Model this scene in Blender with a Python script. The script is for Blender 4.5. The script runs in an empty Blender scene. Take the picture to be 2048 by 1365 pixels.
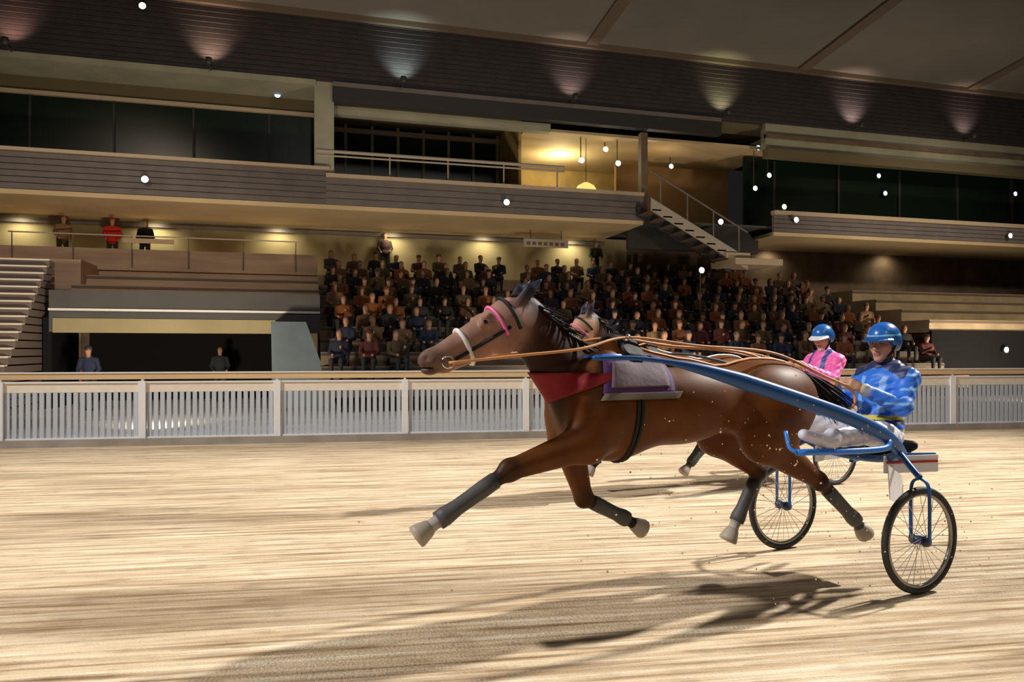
import bpy, math, random
import numpy as np
from mathutils import Vector, Matrix, Euler
R = math.radians
random.seed(7); rng = np.random.default_rng(7)
SC = bpy.context.scene; COL = SC.collection

# ------------------------------------------------------------------ camera, world, lights, exposure
F_PX, HOR, EYE, YAW = 1477.0, 700.0, 1.55, R(15.5)      # u = along the stand, v = away from the camera
FW = np.array([math.sin(YAW), math.cos(YAW)]); RT = np.array([math.cos(YAW), -math.sin(YAW)])
cd = bpy.data.cameras.new('camera'); cam = bpy.data.objects.new('camera', cd); COL.objects.link(cam)
cam.location = (0, 0, EYE); cam.rotation_euler = (R(90), 0, -YAW)
cd.sensor_width = 36; cd.lens = F_PX / 2048 * 36; cd.shift_y = (HOR - 682.5) / 2048; cd.clip_end = 300
SC.camera = cam
w = bpy.data.worlds.new('night'); SC.world = w; w.use_nodes = True
w.node_tree.nodes['Background'].inputs[0].default_value = (.10, .095, .10, 1)
w.node_tree.nodes['Background'].inputs[1].default_value = .10
SC.view_settings.view_transform = 'Standard'; SC.view_settings.look = 'None'
SC.view_settings.gamma = 1; SC.view_settings.exposure = 0; SC.view_settings.use_curve_mapping = False

def lamp(name, kind, loc, target, power, col, size=1.0, angle=60, blend=.5, parent=None):
    d = bpy.data.lights.new(name, kind); o = bpy.data.objects.new(name, d); COL.objects.link(o)
    d.energy = power; d.color = col
    if kind == 'AREA': d.size = size
    else: d.shadow_soft_size = size
    if kind == 'SPOT': d.spot_size = R(angle); d.spot_blend = blend
    o.location = loc
    o.rotation_euler = (Vector(target) - Vector(loc)).to_track_quat('-Z', 'Y').to_euler()
    if parent is not None:
        o.parent = parent; o.location = Vector(loc) - parent.location
    return o
lamp('track_flood_key', 'SPOT', (24, 8.8, 19), (1.5, 8.2, .2), 52000, (1, .955, .89), .45, 46, .95)
lamp('track_flood_far', 'SPOT', (-19, 5.2, 18), (1.5, 8.8, .2), 29000, (1, .955, .90), .9, 50, .95)
lamp('track_flood_near', 'SPOT', (3, -15, 17), (2, 8, .5), 2400, (1, .95, .88), 1.2, 62, .7)
lamp('stand_fill', 'SPOT', (10, -3, 16), (9, 25, 4), 1500, (1, .90, .78), 1.5, 100, .6)  # added fill from behind the camera, brightens the whole stand
lamp('terrace_fill', 'SPOT', (-7, 9, 11), (-6, 24.5, 2.9), 2100, (1, .82, .62), .4, 46, .7)  # added wash without a fixture, lifts the left terrace steps
lamp('terrace_fill', 'SPOT', (23, 10, 11), (24, 23, 3.4), 3000, (1, .82, .60), .4, 60, .8)  # second added wash, for the bare terrace on the right
lamp('apron_fill', 'SPOT', (-3, 15.5, .35), (-3, 26, 5.6), 1500, (1, .80, .55), .35, 125, .8)  # this and the next two: added unseen fill, lights soffits from below
lamp('apron_fill', 'SPOT', (8, 15.8, .35), (8, 26, 5.6), 1150, (1, .80, .55), .35, 120, .8)
lamp('apron_fill', 'SPOT', (21, 16.0, .35), (21, 26, 6.0), 1600, (1, .80, .55), .35, 125, .8)
for q in (-9.0, -5.0, -1.0, 3.0, 6.5, 10.0, 19.0, 25.0):
    lamp('walkway_fill', 'SPOT', (q, 27.05, 5.80), (q, 27.75, 4.4), 70 if q < 9 else 75, (1, .84, .52), .2, 150, .8)  # added fill lamps without fixtures, brighten the wall behind the walkway
# ------------------------------------------------------------------ helpers
def at(x, y, V):
    "the point seen at photo pixel (x, y) on the plane v = V"
    a = (x - 1024) / F_PX; d = FW + RT * a; s = V / d[1]
    return Vector((d[0] * s, V, EYE + s * (HOR - y) / F_PX))

def mat(name, col, rough=.7, metal=0, var=0, vscale=8, stretch=None, bump=0, bscale=30, emit=None, estr=0, spec=.5, attr=False, coat=False, sheen=0):
    m = bpy.data.materials.new(name); m.use_nodes = True; nt = m.node_tree; N = nt.nodes; L = nt.links
    b = N['Principled BSDF']
    b.inputs['Base Color'].default_value = (*col, 1); b.inputs['Roughness'].default_value = rough; b.inputs['Metallic'].default_value = metal
    b.inputs['Specular IOR Level'].default_value = spec
    if sheen: b.inputs['Sheen Weight'].default_value = sheen
    src = None
    if attr:
        a = N.new('ShaderNodeVertexColor'); a.layer_name = 'Col'; src = a.outputs['Color']
    if coat:
        oi = N.new('ShaderNodeObjectInfo'); mx = N.new('ShaderNodeMix'); mx.data_type = 'RGBA'
        L.new(a.outputs['Alpha'], mx.inputs[0]); L.new(src, mx.inputs[6]); L.new(oi.outputs['Color'], mx.inputs[7]); src = mx.outputs[2]
    if var or bump:
        tc = N.new('ShaderNodeTexCoord'); mp = N.new('ShaderNodeMapping'); L.new(tc.outputs['Object'], mp.inputs[0])
        if stretch: mp.inputs['Scale'].default_value = stretch
        nz = N.new('ShaderNodeTexNoise'); nz.inputs['Scale'].default_value = vscale; nz.inputs['Detail'].default_value = 5
        L.new(mp.outputs[0], nz.inputs['Vector'])
    if var:
        mr = N.new('ShaderNodeMapRange'); mr.inputs[1].default_value = .3; mr.inputs[2].default_value = .7
        mr.inputs[3].default_value = 1 - var; mr.inputs[4].default_value = 1 + var * .6
        L.new(nz.outputs[0], mr.inputs[0])
        mu = N.new('ShaderNodeVectorMath'); mu.operation = 'SCALE'; L.new(mr.outputs[0], mu.inputs['Scale'])
        if src is not None: L.new(src, mu.inputs[0])
        else: mu.inputs[0].default_value = col
        src = mu.outputs[0]
    if src is not None: L.new(src, b.inputs['Base Color'])
    if bump:
        n2 = N.new('ShaderNodeTexNoise'); n2.inputs['Scale'].default_value = bscale; n2.inputs['Detail'].default_value = 4
        L.new(mp.outputs[0], n2.inputs['Vector'])
        bp = N.new('ShaderNodeBump'); bp.inputs['Strength'].default_value = bump; bp.inputs['Distance'].default_value = .02
        L.new(n2.outputs[0], bp.inputs['Height']); L.new(bp.outputs[0], b.inputs['Normal'])
    if emit:
        b.inputs['Emission Color'].default_value = (*emit, 1); b.inputs['Emission Strength'].default_value = estr
    return m

def link_mesh(name, V, Fc, m, parent=None, smooth=False, loc=None):
    me = bpy.data.meshes.new(name); me.from_pydata([tuple(map(float, v)) for v in V], [], [tuple(map(int, f)) for f in Fc])
    if smooth: me.polygons.foreach_set('use_smooth', np.ones(len(me.polygons), bool))
    for q in (m if isinstance(m, (list, tuple)) else [m]): me.materials.append(q)
    o = bpy.data.objects.new(name, me); COL.objects.link(o)
    if parent is not None: o.parent = parent
    if loc is not None: o.location = loc
    me.update(); return o

def tag(o, label=None, cat=None, group=None, kind=None):
    if label: o['label'] = label
    if cat: o['category'] = cat
    if group: o['group'] = group
    if kind: o['kind'] = kind
    return o

def empty(name, loc, label, cat, rz=0, group=None):
    o = bpy.data.objects.new(name, None); COL.objects.link(o); o.location = loc; o.rotation_euler = (0, 0, rz)
    o.empty_display_size = .2
    return tag(o, label, cat, group)

def crv(pts, n=6):
    "Catmull-Rom through pts"
    P = [np.array(p, float) for p in pts]; P = [2 * P[0] - P[1]] + P + [2 * P[-1] - P[-2]]; out = []
    for i in range(1, len(P) - 2):
        for k in range(n):
            t = k / n; a, b, c, d = P[i - 1:i + 3]
            out.append(.5 * (2 * b + (c - a) * t + (2 * a - 5 * b + 4 * c - d) * t * t + (3 * b - a - 3 * c + d) * t ** 3))
    out.append(P[-2]); return out

class MB:
    def __init__(s): s.V = []; s.F = []; s.M = []
    def add(s, V, Fc, mi=0):
        o = len(s.V); s.V += [tuple(map(float, v)) for v in V]; s.F += [tuple(i + o for i in f) for f in Fc]; s.M += [mi] * len(Fc)
    def box(s, c, d, rot=None, mi=0):
        h = [x / 2 for x in d]; V = [Vector((sx * h[0], sy * h[1], sz * h[2])) for sx in (-1, 1) for sy in (-1, 1) for sz in (-1, 1)]
        if rot is not None: V = [rot @ v for v in V]
        V = [v + Vector(c) for v in V]
        s.add(V, [(0, 1, 3, 2), (4, 6, 7, 5), (0, 4, 5, 1), (2, 3, 7, 6), (0, 2, 6, 4), (1, 5, 7, 3)], mi)
    def span(s, a, b, mi=0):
        s.box([(p + q) / 2 for p, q in zip(a, b)], [abs(q - p) for p, q in zip(a, b)], None, mi)
    def prism(s, prof, u0, u1, mi=0):
        "profile of (v, z) points run along u"
        n = len(prof); V = [(u0, p[0], p[1]) for p in prof] + [(u1, p[0], p[1]) for p in prof]
        Fc = [(i, (i + 1) % n, (i + 1) % n + n, i + n) for i in range(n)] + [tuple(range(n))[::-1], tuple(range(n, 2 * n))]
        s.add(V, Fc, mi)
    def tube(s, pts, r, n=8, closed=False, flat=1.0, mi=0):
        P = [np.array(p, float) for p in pts]; m = len(P); V = []
        rr = r if isinstance(r, (list, tuple, np.ndarray)) else [r] * m
        up = None
        for i in range(m):
            a = P[(i - 1) % m] if closed or i > 0 else P[i]; b = P[(i + 1) % m] if closed or i < m - 1 else P[i]
            t = b - a; t = t / (np.linalg.norm(t) + 1e-9)
            if up is None:
                up = np.array([0, 0, 1.]) if abs(t[2]) < .9 else np.array([1., 0, 0])
            up = up - t * up.dot(t); up = up / (np.linalg.norm(up) + 1e-9); sd = np.cross(t, up)
            for k in range(n):
                an = 2 * math.pi * k / n
                V.append(P[i] + rr[i] * (math.cos(an) * sd * flat + math.sin(an) * up))
        Fc = []
        for i in range(m if closed else m - 1):
            j = (i + 1) % m
            for k in range(n):
                k2 = (k + 1) % n; Fc.append((i * n + k, i * n + k2, j * n + k2, j * n + k))
        if not closed: Fc += [tuple(range(n))[::-1], tuple(range((m - 1) * n, m * n))]
        s.add(V, Fc, mi)
    def lathe(s, prof, axis_o, axis='y', n=24, mi=0):
        "profile of (radius, height along axis)"
        V = []; m = len(prof); o = np.array(axis_o, float)
        for r, h in prof:
            for k in range(n):
                a = 2 * math.pi * k / n; c, q = r * math.cos(a), r * math.sin(a)
                V.append(o + {'y': (c, h, q), 'z': (c, q, h), 'x': (h, c, q)}[axis])
        Fc = [(i * n + k, i * n + (k + 1) % n, (i + 1) * n + (k + 1) % n, (i + 1) * n + k) for i in range(m - 1) for k in range(n)]
        Fc += [tuple(range(n))[::-1], tuple(range((m - 1) * n, m * n))]
        s.add(V, Fc, mi)
    def build(s, name, m, parent=None, smooth=False, loc=None):
        o = link_mesh(name, s.V, s.F, m, parent, smooth, loc)
        if isinstance(m, (list, tuple)): o.data.polygons.foreach_set('material_index', s.M)
        return o

# ---- smooth-union distance fields turned into one continuous skin
def cap(a, b, ra, rb, col=(1, 1, 1), k=.04, sy=1.0): return dict(t='c', a=np.array(a, float), b=np.array(b, float), ra=ra, rb=rb, col=col, k=k, sy=sy, cut=False)
def ell(c, r, col=(1, 1, 1), k=.04, rot=None, cut=False): return dict(t='e', c=np.array(c, float), r=np.array(r, float), col=col, k=k, rot=rot, cut=cut)
def pbox(p):
    if p['t'] == 'c':
        r = max(p['ra'], p['rb']); return np.minimum(p['a'], p['b']) - r, np.maximum(p['a'], p['b']) + r
    r = p['r'] if p['rot'] is None else np.full(3, p['r'].max()); return p['c'] - r, p['c'] + r
def pdist(p, X, Y, Z):
    if p['t'] == 'c':
        a, b = p['a'], p['b']; ba = b - a; q = max(ba.dot(ba), 1e-9)
        h = np.clip(((X - a[0]) * ba[0] + (Y - a[1]) * ba[1] + (Z - a[2]) * ba[2]) / q, 0, 1)
        dy = (Y - a[1] - h * ba[1]) / p['sy']
        return (np.sqrt((X - a[0] - h * ba[0]) ** 2 + dy ** 2 + (Z - a[2] - h * ba[2]) ** 2) - (p['ra'] + (p['rb'] - p['ra']) * h)) * min(1, p['sy'] * 1.2)
    x, y, z = X - p['c'][0], Y - p['c'][1], Z - p['c'][2]
    if p['rot'] is not None:
        M = p['rot']; x, y, z = (M[0][0] * x + M[1][0] * y + M[2][0] * z, M[0][1] * x + M[1][1] * y + M[2][1] * z, M[0][2] * x + M[1][2] * y + M[2][2] * z)
    r = p['r']; k0 = np.sqrt((x / r[0]) ** 2 + (y / r[1]) ** 2 + (z / r[2]) ** 2)
    k1 = np.sqrt((x / r[0] ** 2) ** 2 + (y / r[1] ** 2) ** 2 + (z / r[2] ** 2) ** 2) + 1e-9
    return k0 * (k0 - 1) / k1
def blend(D, d, p):
    k = p['k']
    if p['cut']:
        d = -d; h = np.clip(.5 - .5 * (D - d) / k, 0, 1); return d * h + D * (1 - h) + k * h * (1 - h)
    h = np.clip(.5 + .5 * (D - d) / k, 0, 1); return D + (d - D) * h - k * h * (1 - h)
def sdf_eval(prims, P):
    P = np.asarray(P, float); D = np.full(len(P), 1.0)
    for p in prims: D = blend(D, pdist(p, P[:, 0], P[:, 1], P[:, 2]), p)
    return D
def sdf_skin(prims, res, disp=None):
    lo = np.min([pbox(p)[0] for p in prims if not p['cut']], 0) - 3 * res; hi = np.max([pbox(p)[1] for p in prims if not p['cut']], 0) + 3 * res
    n = np.ceil((hi - lo) / res).astype(int) + 1
    ax = [(lo[i] + res * np.arange(n[i])).astype(np.float32) for i in range(3)]
    D = np.full(n, .5, np.float32)
    for p in prims:
        a, b = pbox(p); mg = p['k'] + 3 * res + (.02 if p['t'] == 'e' else 0)
        i0 = np.clip(np.floor((a - mg - lo) / res).astype(int), 0, n); i1 = np.clip(np.ceil((b + mg - lo) / res).astype(int) + 1, 0, n)
        if (i1 <= i0).any(): continue
        sl = tuple(slice(i0[i], i1[i]) for i in range(3))
        d = pdist(p, ax[0][sl[0]][:, None, None], ax[1][sl[1]][None, :, None], ax[2][sl[2]][None, None, :])
        D[sl] = blend(D[sl], d, p)
    if disp is not None: D = D + disp(ax[0][:, None, None], ax[1][None, :, None], ax[2][None, None, :])
    S = D < 0; c = S[:-1, :-1, :-1]; any_, all_ = np.zeros_like(c), np.ones_like(c)
    for dx in (0, 1):
        for dy in (0, 1):
            for dz in (0, 1):
                q = S[dx:n[0] - 1 + dx, dy:n[1] - 1 + dy, dz:n[2] - 1 + dz]; any_ |= q; all_ &= q
    A = np.argwhere(any_ & ~all_); idx = np.full(c.shape, -1, int); idx[tuple(A.T)] = np.arange(len(A))
    acc = np.zeros((len(A), 3)); cnt = np.zeros(len(A))
    cs = [(x, y, z) for x in (0, 1) for y in (0, 1) for z in (0, 1)]
    for p in cs:
        for e in range(3):
            if p[e]: continue
            q = list(p); q[e] = 1
            va = D[A[:, 0] + p[0], A[:, 1] + p[1], A[:, 2] + p[2]]; vb = D[A[:, 0] + q[0], A[:, 1] + q[1], A[:, 2] + q[2]]
            m = (va < 0) != (vb < 0); t = np.where(m, va / np.where(m, va - vb, 1), 0)
            pos = np.array(p, float)[None] + np.zeros((len(A), 3)); pos[:, e] += t
            acc += pos * m[:, None]; cnt += m
    V = lo + res * (A + acc / cnt[:, None]); Fc = []
    for e in range(3):
        f, g = (e + 1) % 3, (e + 2) % 3
        s0 = [slice(None)] * 3; s1 = [slice(None)] * 3; s0[e] = slice(0, -1); s1[e] = slice(1, None)
        a, b = S[tuple(s0)], S[tuple(s1)]; E_ = np.argwhere(a != b)
        E_ = E_[(E_[:, f] > 0) & (E_[:, g] > 0) & (E_[:, f] < n[f] - 1) & (E_[:, g] < n[g] - 1)]
        sg = a[tuple(E_.T)]; qs = []
        for df, dg in ((1, 1), (0, 1), (0, 0), (1, 0)):
            C = E_.copy(); C[:, f] -= df; C[:, g] -= dg; qs.append(idx[tuple(C.T)])
        Q = np.stack(qs, 1); Q[~sg] = Q[~sg][:, ::-1]; Fc.append(Q)
    return V, np.concatenate(Fc)
def prim_cols(prims, V, s=.008):
    wsum = np.zeros(len(V)); c = np.zeros((len(V), 4))
    for p in prims:
        if p['cut']: continue
        ww = np.exp(-np.clip(pdist(p, V[:, 0], V[:, 1], V[:, 2]), -.05, .3) / s)
        q = p['col'] if len(p['col']) == 4 else (*p['col'], 0)
        c += ww[:, None] * np.array(q); wsum += ww
    return c / wsum[:, None]
def skin_obj(name, prims, res, m, parent=None, disp=None, colfn=None, s=.008):
    V, Fc = sdf_skin(prims, res, disp); o = link_mesh(name, V, Fc, m, parent, True)
    c = prim_cols(prims, V, s)
    if colfn is not None: c = colfn(V, c)
    at_ = o.data.color_attributes.new('Col', 'FLOAT_COLOR', 'POINT'); at_.data.foreach_set('color', c.astype(np.float32).ravel())
    return o
def trace(prims, org, dirs, R0=.75, off=.006):
    "from org + dirs * R0 inward until the skin is met; returns the points lifted by off"
    org = np.asarray(org, float); dirs = np.asarray(dirs, float); t = np.full(len(dirs), R0)
    for _ in range(90):
        d = sdf_eval(prims, org + dirs * t[:, None]); t = np.maximum(t - np.clip(d, -.02, .2) * .7, .005)
    return org + dirs * (t + off)[:, None]
def ring(prims, org, e1, e2, R0, off, n=28, a0=0, a1=2 * math.pi):
    an = np.linspace(a0, a1, n, endpoint=abs(a1 - a0) < 6.2)
    e1 = np.array(e1, float); e2 = np.array(e2, float); e1 /= np.linalg.norm(e1); e2 /= np.linalg.norm(e2)
    return trace(prims, np.repeat([org], n, 0), np.cos(an)[:, None] * e1 + np.sin(an)[:, None] * e2, R0, off)
def patch(prims, orgfn, nu, nv, off, th, R0=.75):
    "a cloth sheet laid on the skin: orgfn(s, t) -> (origin, direction)"
    O, Dr = [], []
    for i in range(nu):
        for j in range(nv):
            o, d = orgfn(i / (nu - 1), j / (nv - 1)); O.append(o); Dr.append(np.array(d, float) / np.linalg.norm(d))
    P = trace(prims, O, Dr, R0, off); Q = P + np.array(Dr) * th; n = nu * nv
    I = lambda i, j: i * nv + j
    Fc = []
    for i in range(nu - 1):
        for j in range(nv - 1):
            q = (I(i, j), I(i + 1, j), I(i + 1, j + 1), I(i, j + 1)); Fc += [q[::-1], tuple(x + n for x in q)]
    bd = [I(i, 0) for i in range(nu)] + [I(nu - 1, j) for j in range(1, nv)] + [I(i, nv - 1) for i in range(nu - 2, -1, -1)] + [I(0, j) for j in range(nv - 2, 0, -1)]
    for a, b in zip(bd, bd[1:] + bd[:1]): Fc.append((a, b, b + n, a + n))
    return list(P) + list(Q), Fc

# ------------------------------------------------------------------ materials
def sand_material(ang):
    m = bpy.data.materials.new('harrowed_sand'); m.use_nodes = True; nt = m.node_tree; N = nt.nodes; L = nt.links; b = N['Principled BSDF']
    b.inputs['Roughness'].default_value = .95; b.inputs['Specular IOR Level'].default_value = .15
    tc = N.new('ShaderNodeTexCoord'); rot = N.new('ShaderNodeMapping'); rot.inputs['Rotation'].default_value = (0, 0, -ang); L.new(tc.outputs['Object'], rot.inputs[0])
    def noise(sc, scale, det, dist=0):
        mp = N.new('ShaderNodeMapping'); mp.inputs['Scale'].default_value = sc; L.new(rot.outputs[0], mp.inputs[0])
        n = N.new('ShaderNodeTexNoise'); n.inputs['Scale'].default_value = scale; n.inputs['Detail'].default_value = det; n.inputs['Distortion'].default_value = dist
        L.new(mp.outputs[0], n.inputs['Vector']); return n.outputs[0]
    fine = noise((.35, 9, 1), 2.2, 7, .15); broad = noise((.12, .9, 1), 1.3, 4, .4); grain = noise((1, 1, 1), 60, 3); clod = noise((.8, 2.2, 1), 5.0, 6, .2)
    def ramp(x, p):
        r = N.new('ShaderNodeValToRGB'); L.new(x, r.inputs[0]); e = r.color_ramp.elements
        e[0].position, e[0].color = p[0][0], (*p[0][1], 1); e[1].position, e[1].color = p[-1][0], (*p[-1][1], 1)
        for q in p[1:-1]:
            k = e.new(q[0]); k.color = (*q[1], 1)
        return r.outputs[0]
    c1 = ramp(fine, [(.30, (.27, .18, .10)), (.42, (.52, .39, .25)), (.54, (.70, .56, .39)), (.70, (.86, .75, .58))])
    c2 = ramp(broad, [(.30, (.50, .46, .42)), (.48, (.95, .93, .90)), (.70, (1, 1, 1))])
    c3 = ramp(clod, [(.28, (.62, .58, .54)), (.46, (1, 1, 1)), (.75, (1.0, 1.0, 1.0))])
    def mul(a, q, f=1.0):
        x = N.new('ShaderNodeMix'); x.data_type = 'RGBA'; x.blend_type = 'MULTIPLY'; x.inputs[0].default_value = f; L.new(a, x.inputs[6]); L.new(q, x.inputs[7]); return x.outputs[2]
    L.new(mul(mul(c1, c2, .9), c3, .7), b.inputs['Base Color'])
    ad = N.new('ShaderNodeMath'); ad.operation = 'MULTIPLY_ADD'; L.new(grain, ad.inputs[0]); ad.inputs[1].default_value = .25; L.new(fine, ad.inputs[2])
    a2 = N.new('ShaderNodeMath'); a2.operation = 'MULTIPLY_ADD'; L.new(clod, a2.inputs[0]); a2.inputs[1].default_value = .7; L.new(ad.outputs[0], a2.inputs[2])
    bp = N.new('ShaderNodeBump'); bp.inputs['Strength'].default_value = .9; bp.inputs['Distance'].default_value = .045; L.new(a2.outputs[0], bp.inputs['Height']); L.new(bp.outputs[0], b.inputs['Normal'])
    return m
FA = np.array([-.693 * 11.62 * RT + 11.62 * FW, .693 * 14.58 * RT + 14.58 * FW])     # two points on the fence line
FANG = math.atan2(FA[1][1] - FA[0][1], FA[1][0] - FA[0][0])
M = dict(
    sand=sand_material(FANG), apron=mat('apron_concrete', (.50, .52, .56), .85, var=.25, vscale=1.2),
    cladding=mat('dark_cladding', (.068, .060, .068), .55, var=.15, vscale=2), soffit=mat('canopy_soffit', (.21, .195, .18), .8, var=.1, vscale=.5),
    beam=mat('brown_beam', (.16, .125, .095), .7), slat=mat('grey_slats', (.17, .15, .15), .6, var=.15, vscale=2),
    cream=mat('cream_plaster', (.60, .47, .29), .8, var=.12, vscale=.7), olive=mat('olive_wall', (.36, .31, .18), .8, var=.15, vscale=.8),
    tan=mat('tan_trim', (.50, .40, .30), .6), greygreen=mat('grey_green_paint', (.36, .36, .28), .7, var=.2, vscale=1),
    brownceil=mat('brown_ceiling', (.15, .125, .07), .8), terrace=mat('peach_concrete', (.50, .36, .26), .85, var=.25, vscale=1.5, stretch=(.3, 1, 2)),
    terr_edge=mat('step_nosing', (.16, .125, .10), .8), bare=mat('bare_terrace', (.42, .33, .21), .85, var=.25, vscale=1.2),
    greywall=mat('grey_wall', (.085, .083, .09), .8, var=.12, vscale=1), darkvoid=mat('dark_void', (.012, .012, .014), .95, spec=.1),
    glass=mat('dark_green_glass', (.007, .016, .010), .3, spec=.3), frame=mat('pale_frame', (.42, .38, .33), .5), dark=mat('near_black_paint', (.03, .028, .03), .6),
    stairwhite=mat('stair_nosing_white', (.72, .66, .62), .6), stairgrey=mat('stair_riser', (.16, .125, .115), .8), paleblue=mat('pale_blue_wall', (.10, .14, .18), .7, var=.2, vscale=1.5),
    brownwall=mat('brown_wall', (.17, .12, .085), .8, var=.3, vscale=1.5), room=mat('warm_room_wall', (.50, .36, .16), .8, var=.3, vscale=1.2), roomorange=mat('orange_panel', (.20, .12, .045), .7),
    red=mat('red_cloth', (.24, .004, .010), .7, bump=.2), white=mat('white_paint', (.80, .80, .82), .4), tanboard=mat('timber_rail', (.66, .47, .27), .55, var=.1, vscale=3, stretch=(.3, 4, 4)),
    picket=mat('grey_white_picket', (.50, .54, .61), .5), pinkwhite=mat('warm_white_panel', (.80, .72, .62), .5, var=.05), base=mat('kerb_grey', (.34, .30, .26), .85, var=.2, vscale=3),
    housing=mat('lamp_housing', (.05, .05, .05), .5), horse=mat('horse_coat', (.2, .1, .05), .5, attr=True, var=.18, vscale=9, spec=.18), hoof=mat('hoof', (.40, .34, .28), .5),
    hair=mat('dark_horse_hair', (.016, .012, .011), .75, spec=.15), eye=mat('horse_eye', (.006, .004, .003), .08), leather=mat('black_leather', (.018, .017, .018), .65, spec=.25), tanleather=mat('tan_leather', (.62, .28, .10), .5),
    pink=mat('pink_band', (.85, .18, .42), .5), blueline=mat('blue_piping', (.03, .13, .60), .5), purple=mat('purple_cloth', (.075, .022, .12), .75, bump=.15), palecloth=mat('pale_pinkish_cloth', (.13, .085, .105), .75, bump=.15),
    creamband=mat('cream_strap', (.14, .11, .08), .7), bluetube=mat('blue_shaft_paint', (.008, .085, .30), .4), brightblue=mat('bright_blue_bar', (.03, .22, .80), .35),
    tyre=mat('black_tyre', (.02, .02, .021), .7), rim=mat('grey_rim', (.30, .29, .28), .35, metal=.6), spoke=mat('steel_spoke', (.45, .45, .46), .3, metal=.8), hub=mat('dark_blue_hub', (.015, .025, .07), .4),
    body=mat('person_skin', (.6, .35, .25), .55, attr=True), cloth=mat('racing_silk', (.1, .2, .6), .5, attr=True, bump=.15, bscale=12, sheen=.1), plastic=mat('helmet_shell', (.1, .2, .6), .28, attr=True),
    crowd=mat('spectator_cloth', (.1, .1, .1), .85, attr=True, coat=True), whiteboot=mat('white_boot', (.66, .65, .78), .5), boot=mat('black_boot', (.015, .015, .016), .35), greyboot=mat('grey_leg_boot', (.075, .075, .078), .6), clod=mat('sand_clod', (.60, .44, .26), .95, var=.3, vscale=40),
    chrome=mat('chrome', (.75, .75, .76), .2, metal=1), flap=mat('white_gloss_panel', (.82, .84, .86), .15), redpaint=mat('red_stripe', (.5, .02, .03), .4), hood=mat('dark_blue_hood', (.02, .022, .045), .8),
)
def glow(name, col, s): return mat(name, (.02, .02, .02), .4, emit=col, estr=s)
# ------------------------------------------------------------------ track, apron
def struct(o): o['kind'] = 'structure'; return o
ca, sa = math.cos(FANG), math.sin(FANG)
def fl(x, y, z=0): return (FA[0][0] + x * ca - y * sa, FA[0][1] + x * sa + y * ca, z)
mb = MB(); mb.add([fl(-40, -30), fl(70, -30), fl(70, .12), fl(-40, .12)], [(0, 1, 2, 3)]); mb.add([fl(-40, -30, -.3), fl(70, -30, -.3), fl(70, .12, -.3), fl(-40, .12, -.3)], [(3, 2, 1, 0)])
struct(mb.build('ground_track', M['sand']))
mb = MB(); mb.add([fl(-40, .12), fl(70, .12), fl(70, 42), fl(-40, 42)], [(0, 1, 2, 3)])
struct(mb.build('ground_apron', M['apron']))

# ------------------------------------------------------------------ white rail fence
fence = empty('track_fence', fl(0, 0), 'long white picket fence with timber top rail between sand and stand', 'fence', FANG)
X0, PIT, NP = -6.3, 2.1, 16
def seg(name, z0, z1, y0, y1, m):
    b_ = MB(); b_.span((X0, y0, z0), (X0 + PIT * NP, y1, z1)); return b_.build(name, M[m], fence)
seg('timber_rail', 1.075, 1.172, -.03, .03, 'tanboard'); seg('rail_capping', 1.172, 1.19, -.045, .045, 'white')
seg('top_channel', 1.015, 1.04, -.03, .03, 'white'); seg('band_panel', .865, 1.015, -.012, .012, 'pinkwhite'); seg('bottom_rail', .12, .145, -.025, .025, 'white'); seg('kerb', -.02, .12, -.08, .10, 'base')
for i in range(NP + 1):
    b_ = MB(); x = X0 + i * PIT; b_.span((x - .055, -.045, .12), (x + .055, .03, 1.045)); b_.span((x - .02, -.02, 1.04), (x + .02, .02, 1.08)); b_.build('post', M['white'], fence)
    if i < NP:
        b_ = MB()
        for k in range(20):
            q = x + .105 + k * (PIT - .11) / 20.; b_.span((q - .033, -.012, .14), (q + .033, .012, .87))
        b_.build('picket_panel', M['picket'], fence)

# ------------------------------------------------------------------ grandstand
UL, UR = -16.0, 46.0
def sbox(name, u0, u1, v0, v1, z0, z1, m):
    b_ = MB(); b_.span((u0, v0, z0), (u1, v1, z1)); return struct(b_.build(name, M[m]))
def louvres(name, u0, u1, V, z0, z1, n, m, tilt=.05):
    b_ = MB(); h = (z1 - z0) / n
    for i in range(n):
        a = z0 + i * h; b_.prism([(V - tilt, a + .012), (V - .005, a + h - .006), (V + .035, a + h - .006), (V + .035, a + .012)], u0, u1)
    b_.span((u0, V + .03, z0), (u1, V + .09, z1)); return struct(b_.build(name, M[m]))
louvres('wall_cladding', UL, UR, 24, 10.0, 12.1, 13, 'cladding')
# canopy
b_ = MB(); b_.prism([(24.2, 12.1), (9.5, 13.9), (9.5, 14.15), (24.2, 12.5)], UL, UR); struct(b_.build('ceiling_canopy', M['soffit']))
b_ = MB(); b_.prism([(23.8, 11.98), (24.0, 11.98), (24.0, 12.16), (23.8, 12.18)], UL, UR); struct(b_.build('trim_1', M['beam']))
for k, x in enumerate((-600, 300, 1180, 1600, 1935)):
    u = at(x, 100, 24)[0]; b_ = MB(); b_.prism([(23.9, 12.05), (9.6, 13.80), (9.6, 13.95), (23.9, 12.2)], u - .22, u + .22); struct(b_.build('beam_%d' % (k + 1), M['beam']))
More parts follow.
